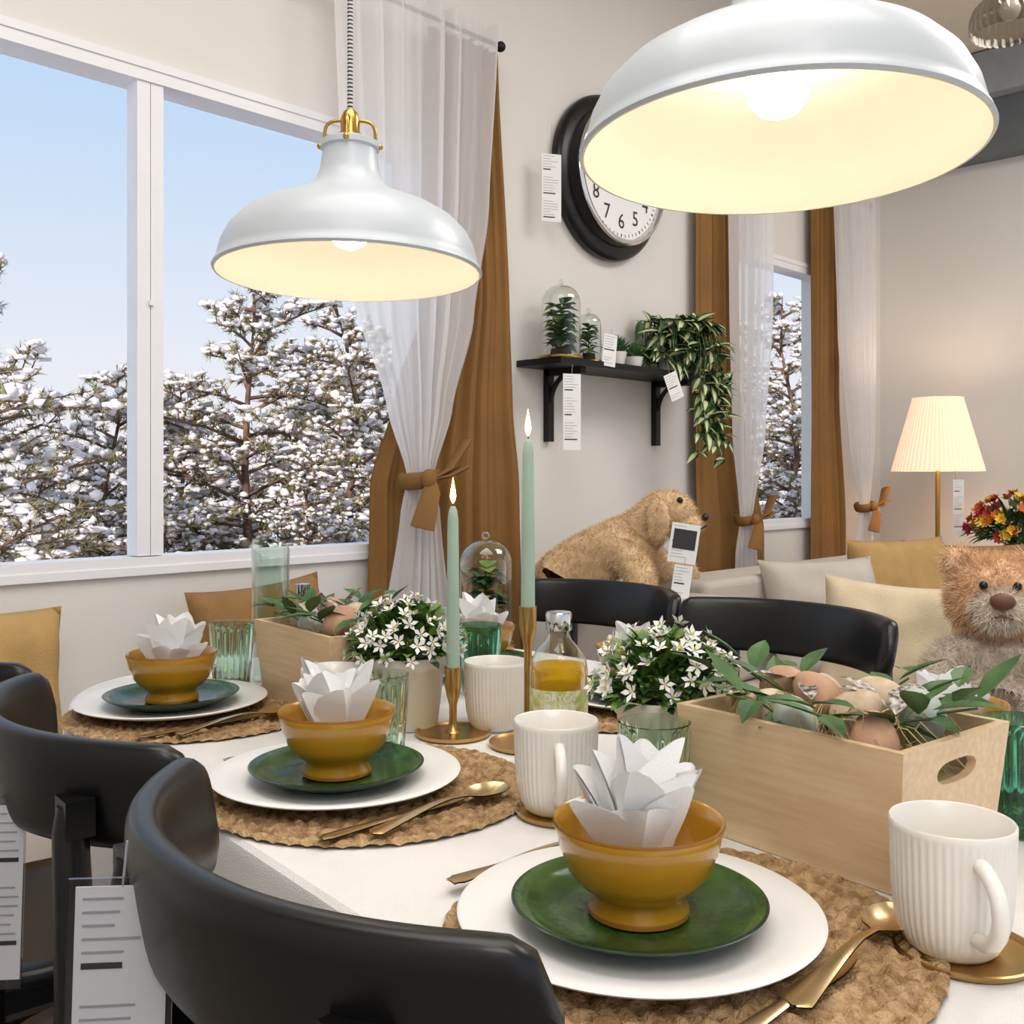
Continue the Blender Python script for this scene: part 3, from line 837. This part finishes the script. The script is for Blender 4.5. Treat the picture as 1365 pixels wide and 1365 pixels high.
def tie(x, y, z, s=1):
    b = MB()
    pts = [(x+.060*s*cos(a), y+.04*sin(a), z+.008*cos(a)) for a in [2*pi*i/24 for i in range(24)]]
    b.tube(pts, .011*s, 8, 0, closed=True, flat=2.4)
    b.ball((x-.01, y-.05, z), (.028*s, .02, .03*s), 0, 14, 10)
    for dx, dz in ((.12, .11), (.10, .03), (-.05, -.14)):
        pr = [Vector((x, y-.05, z)), Vector((x+dx*.4*s, y-.07, z+dz*.25*s)), Vector((x+dx*s, y-.065, z+dz*s))]
        b.tube(pr, [.012*s, .026*s, .036*s], 10, 0, flat=.25)
    b.obj('curtain_tieback', [M_curt], angle=60)
tie(1.965, 2.265, 1.115); tie(3.76, 2.265, .945, .85); tie(4.87, 2.265, .975, .85)
for x0, x1 in ((.1, 2.345), (3.45, 5.03)):
    b = MB(); b.tube([(x0, 2.312, 2.505), (x1, 2.312, 2.505)], .007, 10, 0)
    for x in (x0, x1): b.ball((x, 2.312, 2.505), .017, 0)
    for x in (x0+.08, x1-.1): b.tube([(x, 2.312, 2.505), (x, 2.399, 2.505)], .006, 8, 0)
    b.obj('curtain_rod', [M_blackmat])

# ---------------------------------------------------------------- clock
b = MB(); Rm = Matrix.Rotation(pi/2, 4, 'X')
b.lathe([(0, 0), (.285, 0), (.298, .004), (.303, .02), (.30, .035), (.285, .045), (.262, .05), (.255, .052), (.25, .07), (.245, .085)], 96, 0, Rm)
b.lathe([(.245, .085), (.252, .088), (.254, .096), (.247, .104), (.237, .104), (.232, .096), (.23, .082)], 96, 1, Rm)
b.lathe([(.231, .082), (0, .082)], 96, 2, Rm)
for i in range(12):
    a = pi/2-(i+1)*pi/6; tv, tf = text_geo(str(i+1), .078)
    b.add([(v.x+.168*cos(a), -.0835, v.y+.168*sin(a)) for v in tv], tf, 3)
for i in range(60):
    a = i*pi/30; w = .0028 if i % 5 == 0 else .0014; r0 = .212
    c, s_ = cos(a), sin(a)
    b.add([(r0*c-w*s_, -.0836, r0*s_+w*c), (r0*c+w*s_, -.0836, r0*s_-w*c), (.224*c+w*s_, -.0836, .224*s_-w*c), (.224*c-w*s_, -.0836, .224*s_+w*c)], [(0, 1, 2, 3)], 3)
for a, L, w in ((2.3, .11, .008), (.9, .165, .005)):
    c, s_ = cos(a), sin(a)
    b.add([(-.03*c-w*s_, -.086, -.03*s_+w*c), (-.03*c+w*s_, -.086, -.03*s_-w*c), (L*c, -.086, L*s_)], [(0, 1, 2)], 3)
b.obj('wall_clock', [M_black, M_chrome, M_paper, M_ink], (2.98, 2.399, 2.225), angle=50)

# ---------------------------------------------------------------- shelf
b = MB(); b.box((2.95, 2.298, 1.505), (.88, .2, .022), 0)
for x in (2.66, 3.29):
    b.box((x, 2.386, 1.37), (.028, .024, .25), 0)
    b.box((x, 2.31, 1.483), (.028, .16, .022), 0)
    arc = []
    for i in range(9):
        q = pi/2*i/8; arc.append((x, 2.375-.10*(1-cos(q)), 1.38+.1*sin(q)))
    b.tube(arc, .009, 8, 0)
b.obj('wall_shelf', [M_blackmat], smooth=False)
sz = 1.5165
cloche('glass_cloche_with_plant', (2.615, 2.29, sz), .067, .26, 5, 64)
cloche('glass_cloche_with_plant', (2.785, 2.31, sz), .045, .185, 6, 40)
def succulent(loc, seed, s=1):
    rg = random.Random(seed); b = MB()
    b.lathe([(0, 0), (.02*s, 0), (.03*s, .04*s), (.031*s, .045*s), (.027*s, .043*s), (0, .04*s)], 28, 0)
    for i in range(34):
        a = i*2.4; el = .2+1.2*i/34
        b.leaf((0, 0, .04*s), (cos(a)*cos(el), sin(a)*cos(el), sin(el)), (0, 0, 1), .056*s, .016*s, 1, curl=-.2, fold=.3)
    b.obj('potted_succulent', [M_white, M_leaf], loc)
succulent((2.93, 2.30, sz), 1, 1.25); succulent((3.05, 2.31, sz), 2, 1.1)
# trailing plant
rg = random.Random(9); b = MB()
b.lathe([(0, 0), (.035, 0), (.05, .075), (.052, .085), (.046, .083), (0, .08)], 36, 0)
for i in range(62):
    a = rg.uniform(0, 6.28); rad = rg.uniform(.05, .15)
    tr = i < 18
    if tr: a = rg.uniform(-1.5, .35)
    fall = rg.uniform(.14, .42) if tr else rg.uniform(-.1, .06)
    pts = []
    ex, ey = cos(a)*rad, sin(a)*rad*.8
    if tr and ey > -.13: ey = -.125-rg.uniform(0, .05)
    if ey > .05: ey = .05
    for k in range(9):
        s_ = k/8
        z_ = .08+.12*sin(min(1, s_*1.6)*pi)-max(0, s_-.35)/.65*max(0, fall)
        q = min(1, s_*2.2)
        pts.append(Vector((ex*q+.02*sin(s_*5+i), ey*q, z_)))
    b.tube(pts, .0018, 4, 1)
    for k in range(1, 9):
        for s2 in range(2 if tr else 1):
            p = pts[k]; d = Vector((rg.uniform(-1, 1), rg.uniform(-1, .2), rg.uniform(-.8, .4)))
            b.leaf(p, d, (0, -.6, 1), rg.uniform(.06, .09), rg.uniform(.034, .048), 1, 2 if rg.random() < .9 else None, curl=.3)
b.obj('potted_trailing_plant', [M_white, M_leaf, M_cream], (3.24, 2.29, sz+.001), angle=60)

# ---------------------------------------------------------------- tags
def tag(loc, w, h, rz=0, sleeve=False, tilt=0, string=.04, pic=False):
    b = MB(); b.box((0, 0, -h/2), (w, .0012, h), 0)
    rows_ = int(h/.009)
    rg = random.Random(int(abs(loc[0])*1000))
    for i in range(rows_-1):
        z_ = -.008-i*.009
        if z_ < -h+.004: break
        big = (i % 9 == 5)
        if i % 9 in (6, 7): continue
        L = w*rg.uniform(.35, .8)
        b.box((-w*.42+L/2, -.0009, z_), (L, .0006, .004 if big else .0016), 1 if big else 2)
    if pic: b.box((0, -.001, -h*.4), (w*.8, .001, h*.5), 3)
    if sleeve: b.box((0, -.001, -h/2), (w*1.15, .003, h*1.1), 4)
    b.tube([(0, 0, -.001), (.002, 0, string)], .0008, 4, 2)
    o = b.obj('price_tag', [M_paper, M_ink, M_grey, M_ink, M_plastic], loc, rz=rz, smooth=False)
    o.rotation_euler = (0, tilt, rz); return o
tag((2.60, 2.32, 2.22), .07, .23, rz=-.5, string=.1)
tag((2.555, 2.19, 1.46), .065, .25, rz=-.4, string=.03)
tag((2.76, 2.19, 1.61), .055, .11, rz=-.3, tilt=.1, string=.02)
tag((3.09, 2.18, 1.5), .06, .1, rz=-.3, tilt=-.4, string=.02)

# ---------------------------------------------------------------- floor lamp, side table, bouquet
lx, ly = 4.93, 1.93; b = MB()
b.lathe([(0, 0), (.14, 0), (.14, .015), (.02, .025), (.011, .04), (.011, 1.2), (0, 1.2)], 36, 0)
vs = []; fs = []; NP2 = 240
for z_, r_ in ((1.15, .208), (1.16, .206), (1.49, .115), (1.50, .114)):
    for i in range(NP2):
        a = 2*pi*i/NP2; rr = r_*(1+.012*(1 if i % 4 < 2 else -1)); vs.append((rr*cos(a), rr*sin(a), z_))
for l in range(3):
    for i in range(NP2): j = (i+1) % NP2; fs.append((l*NP2+i, l*NP2+j, (l+1)*NP2+j, (l+1)*NP2+i))
b.add(vs, fs, 1)
b.ball((0, 0, 1.3), .035, 2)
b.tube([(.06, -.06, 1.2), (.06, -.06, .98)], .0015, 5, 0); b.ball((.06, -.06, .975), .008, 0, 8, 6)
M_lshade = mat('lamp_pleated_shade', (244, 222, 200), .8, var=.02, emis=(255, 212, 172), estr=.55)
b.obj('floor_lamp', [M_brass, M_lshade, emis('floor_bulb', (255, 214, 160), 8)], (lx, ly, 0), angle=30)
tag((lx-.14, ly-.15, 1.11), .05, .25, rz=CAMYAW, string=.05)
tx, ty = 4.74, 1.50; b = MB()
b.lathe([(0, .60), (.19, .60), (.195, .605), (.195, .62), (.19, .625), (0, .625)], 48, 0)
b.tube([(0, 0, .02), (0, 0, .6)], .02, 12, 0); b.lathe([(0, 0), (.15, 0), (.15, .012), (.02, .03), (0, .03)], 36, 0)
b.obj('side_table', [M_blackmat], (tx, ty, 0))
rg = random.Random(5); b = MB()
b.lathe([(0, 0), (.06, 0), (.085, .03), (.095, .08), (.08, .14), (.06, .17), (.07, .2), (.066, .2), (.055, .17), (.0, .02)], 40, 0)
for i in range(260):
    a = rg.uniform(0, 6.28); el = math.asin(rg.uniform(-.1, 1)); d = Vector((cos(a)*cos(el), sin(a)*cos(el), sin(el)*.8))
    p = Vector((0, 0, .24))+Vector((d.x*.17, d.y*.17, d.z*.14))*rg.uniform(.5, 1)
    b.leaf(p, d+Vector((rg.gauss(0, .4), rg.gauss(0, .4), 0)), (0, 0, 1), rg.uniform(.06, .1), .025, 1)
for i in range(80):
    a = i*2.399; el = math.asin(rg.uniform(0, 1)); d = Vector((cos(a)*cos(el), sin(a)*cos(el), sin(el)))
    p = Vector((0, 0, .24))+Vector((d.x*.21, d.y*.21, d.z*.18)); col = rg.choice([2, 3, 3, 4])
    b.tube([(0, 0, .18), p], .0018, 4, 1)
    u = d.cross(Vector((0, .2, 1))).normalized(); w = d.cross(u)
    for k in range(9):
        A = k*2*pi/9
        b.leaf(p, (u*cos(A)+w*sin(A))+d*rg.uniform(.2, .9), d, .034, .022, col, curl=-.2)
b.obj('flower_bouquet_in_vase', [mat('vase_green', (120, 160, 130), .15, coat=.5), M_leaf, M_yellow, M_orange, M_red], (tx, ty, .6255))

# ---------------------------------------------------------------- sofa
b = MB()
def rb(x0, x1, y0, y1, z0, z1): b.box(((x0+x1)/2, (y0+y1)/2, (z0+z1)/2), (x1-x0, y1-y0, z1-z0), 0)
rb(2.42, 4.35, 1.32, 2.17, .08, .30); rb(2.42, 3.25, .80, 1.34, .08, .30)
rb(2.44, 3.24, .82, 1.92, .302, .46); rb(3.26, 4.16, 1.34, 1.92, .302, .46)
rb(2.42, 4.35, 1.94, 2.18, .25, .76)
rb(2.66, 3.40, 1.74, 1.96, .462, .80); rb(3.42, 4.15, 1.74, 1.96, .462, .80)
rb(4.17, 4.38, 1.34, 2.16, .08, .66); rb(2.40, 2.64, 1.62, 2.16, .25, .77)
for x, y in ((2.5, .88), (3.17, .88), (2.5, 2.1), (4.28, 2.1), (4.28, 1.42)): b.tube([(x, y, 0), (x, y, .1)], .025, 12, 0)
sofa = b.obj('sectional_sofa', [M_sofa], bevel=.055, bseg=5, angle=60)
def pillow(name, loc, w, h, th, m, rot):
    b = MB(); N = 20; vs = []; fs = []
    for s_ in (1, -1):
        for j in range(N+1):
            for i in range(N+1):
                u, v = -1+2*i/N, -1+2*j/N
                px_ = 1-.07*(1-v*v)*abs(u)**2; pz_ = 1-.07*(1-u*u)*abs(v)**2
                k = max(0, (1-u**4)*(1-v**4))**.5
                wr = .02*noise.noise(Vector((u*2.2, v*2.2, s_+w*7)))*k
                vs.append((u*w/2*px_, s_*th/2*k+wr, v*h/2*pz_))
    n = (N+1)**2
    for o_ in (0, n):
        for j in range(N):
            for i in range(N):
                a = o_+j*(N+1)+i; q = (a, a+1, a+N+2, a+N+1); fs.append(q if o_ == 0 else tuple(reversed(q)))
    b.add(vs, fs, 0)
    o = b.obj(name, [m], loc, angle=80, merge=True); o.rotation_euler = rot; return o
pillow('cream_pillow', (2.87, 1.27, .64), .37, .37, .14, M_pillc, (radians(-16), radians(6), radians(-58)))
pillow('brown_pillow', (4.03, 1.50, .665), .44, .42, .15, M_pillb, (radians(-14), 0, radians(-80)))
pillow('mustard_pillow', (3.80, 1.60, .68), .5, .44, .15, M_pillm, (radians(-16), 0, radians(-20)))
pillow('linen_pillow', (3.16, 1.60, .66), .46, .40, .14, M_sofa, (radians(-18), 0, radians(-25)))

# bench under the window
b = MB(); b.box((.75, 2.09, .30), (1.75, .5, .06), 0)
for x in (-.06, 1.56):
    for y in (1.88, 2.3): b.box((x, y, .135), (.06, .06, .27), 0)
b.obj('window_bench', [M_wood], bevel=.005, bseg=2)
b = MB(); b.box((.75, 2.09, .385), (1.72, .48, .10), 0); b.obj('bench_cushion', [M_sofa], bevel=.03, bseg=4)
pillow('mustard_pillow', (.70, 2.2, .645), .44, .43, .15, M_pillm, (radians(-12), radians(4), radians(5)))
pillow('mustard_pillow', (1.43, 2.24, .65), .36, .42, .14, M_pillb, (radians(-10), radians(-5), radians(-8)))

# ---------------------------------------------------------------- plush dog draped over the sofa arm
nodes = [((0, 0, .035), (.11, .075)), ((.09, 0, .070), (.11, .09)), ((.19, 0, .105), (.10, .092)), ((.265, 0, .155), .085), ((.305, -.01, .205), .068), ((.345, -.018, .235), .076),
         ((.385, -.022, .225), .062), ((.425, -.027, .198), .042), ((-.05, .0, .0), .055), ((-.11, .04, -.02), .026),
         ((.02, .10, .03), .055), ((.09, .13, .02), .043), ((.15, .13, .02), .034),
         ((.02, -.11, .02), .06), ((.07, -.15, -.03), .046), ((.10, -.16, -.09), .038),
         ((.25, .07, .09), .058), ((.33, .11, .03), .045), ((.42, .13, .018), .038),
         ((.25, -.08, .10), .06), ((.29, -.12, .02), .048), ((.315, -.14, -.07), .042), ((.345, -.15, -.125), .044)]
edges = [(0, 1), (1, 2), (2, 3), (3, 4), (4, 5), (5, 6), (6, 7), (0, 8), (8, 9), (0, 10), (10, 11), (11, 12), (0, 13), (13, 14), (14, 15), (2, 16), (16, 17), (17, 18), (2, 19), (19, 20), (20, 21), (21, 22)]
sv, sf = skin_geo(nodes, edges); b = MB(); b.add(sv, sf, 0)
for s_ in (-1, 1):
    b.ball((.335, s_*.073-.018, .205), (.036, .018, .062), 0, 14, 10)
b.ball((.410, -.025, .190), (.05, .044, .028), 0, 14, 10)
nf = len(b.f)
add_fur(b, 26000, .015, .0012, rnd=.45, droop=.4, f1=nf)
for s_ in (-1, 1): b.ball((.396, s_*.04-.024, .262), .0095, 1, 10, 8)
b.ball((.466, -.026, .21), (.012, .018, .012), 1, 12, 8)
b.tube([(.456, -.046, .176), (.469, -.026, .184), (.456, -.006, .176)], .003, 6, 1)
dog = b.obj('plush_dog', [M_dog, M_eye], CF(.155, 3.27, .79), angle=80)
dog.rotation_euler = (0, 0, radians(-66))
tag(CF(.51, 2.98, .985), .085, .115, rz=CAMYAW+.1, tilt=.15, pic=True, string=.05)
tag(CF(.50, 2.97, .865), .055, .11, rz=CAMYAW+.1, tilt=.15, string=.02)

# ---------------------------------------------------------------- teddy bear sitting on the chaise
b = MB()
nodes = [((0, 0, .09), .10), ((0, 0, .17), .10), ((0, 0, .235), .075), ((0, -.03, .08), .08),
         ((-.09, -.05, .06), .055), ((-.14, -.15, .05), .05), ((-.15, -.2, .06), .052),
         ((.09, -.05, .06), .055), ((.14, -.15, .05), .05), ((.15, -.2, .06), .052),
         ((-.1, -.02, .21), .045), ((-.14, -.06, .13), .04), ((-.13, -.1, .09), .042),
         ((.1, -.02, .21), .045), ((.14, -.06, .13), .04), ((.13, -.1, .09), .042)]
edges = [(0, 1), (1, 2), (0, 4), (4, 5), (5, 6), (0, 7), (7, 8), (8, 9), (2, 10), (10, 11), (11, 12), (2, 13), (13, 14), (14, 15), (0, 3)]
sv, sf = skin_geo(nodes, edges); b.add(sv, sf, 1)
b.ball((0, -.012, .335), (.108, .10, .098), 0, 26, 18)
b.ball((0, -.10, .318), (.058, .052, .046), 1, 18, 12)
for s_ in (-1, 1): b.ball((s_*.080, 0, .415), (.038, .022, .038), 0, 14, 10)
nf = len(b.f)
add_fur(b, 36000, .026, .0014, rnd=.6, droop=.35, f1=nf)
for s_ in (-1, 1): b.ball((s_*.036, -.118, .374), .010, 3, 12, 8)
b.ball((0, -.164, .342), (.028, .014, .020), 2, 12, 8)
b.tube([(-.022, -.154, .302), (0, -.162, .31), (.022, -.154, .302)], .003, 6, 2)
tb = b.obj('teddy_bear', [M_bear, M_bearb, M_nose, M_eye], (2.75, .93, .458), rz=radians(-66), angle=80)
tb.scale = (1.06, 1.06, 1.06)

# chair tags
for X, Y, z_, w_, h_, sl in ((-.262, .69, .845, .060, .12, True), (-.49, 1.0, .80, .028, .17, True), (-.52, 1.02, .83, .03, .15, False)):
    tag(CF(X, Y, z_), w_, h_, rz=CAMYAW+.15, sleeve=sl, string=.03, tilt=.03)

# ---------------------------------------------------------------- lights
def area(name, loc, size, power, col=(1, .96, .91), rot=(0, 0, 0)):
    l = bpy.data.lights.new(name, 'AREA'); l.shape = 'RECTANGLE'; l.size, l.size_y = size; l.energy = power; l.color = col
    o = bpy.data.objects.new(name, l); scene.collection.objects.link(o); o.location = loc; o.rotation_euler = rot; return o
area('ceiling_fill_1', (.7, .6, 3.15), (1.8, 1.8), 40)  # added fill panel above the table, out of view, no fixture modelled
area('ceiling_fill_2', (3.4, .3, 3.15), (1.6, 1.2), 48)  # added unseen fill to brighten the sofa end
area('ceiling_fill_3', (-.6, -1.2, 3.1), (1.6, 1.6), 52)  # added unseen fill behind the camera
l = bpy.data.lights.new('floor_lamp_bulb', 'POINT'); l.energy = 5; l.color = (1, .8, .58); l.shadow_soft_size = .05
o = bpy.data.objects.new('floor_lamp_bulb', l); scene.collection.objects.link(o); o.location = (lx, ly, 1.42)
s = bpy.data.lights.new('sun', 'SUN'); s.energy = 4.2; s.color = (1, .9, .82); s.angle = .03
o = bpy.data.objects.new('sun', s); scene.collection.objects.link(o)
o.rotation_euler = Vector((.74, .42, -.42)).to_track_quat('-Z', 'Y').to_euler()

w = bpy.data.worlds.new('World'); scene.world = w; w.use_nodes = True
nt = w.node_tree; bg = nt.nodes['Background']
tc = nt.nodes.new('ShaderNodeTexCoord'); sp = nt.nodes.new('ShaderNodeSeparateXYZ'); rp = nt.nodes.new('ShaderNodeValToRGB')
nt.links.new(tc.outputs['Generated'], sp.inputs[0]); nt.links.new(sp.outputs['Z'], rp.inputs['Fac']); nt.links.new(rp.outputs['Color'], bg.inputs['Color'])
e = rp.color_ramp.elements; e[0].position = 0; e[0].color = lin((244, 240, 243)); e[1].position = .42; e[1].color = lin((180, 213, 248))
q = rp.color_ramp.elements.new(.12); q.color = lin((232, 237, 247))
q = rp.color_ramp.elements.new(.25); q.color = lin((208, 226, 248))
bg.inputs['Strength'].default_value = 1.0

cam = bpy.data.cameras.new('camera'); co = bpy.data.objects.new('camera', cam); scene.collection.objects.link(co)
cam.sensor_width = 36; cam.lens = 36; cam.shift_y = -46/1365; cam.clip_start = .02; cam.clip_end = 300
co.location = (0, 0, 1.12); co.rotation_euler = (radians(90), 0, CAMYAW)
scene.camera = co
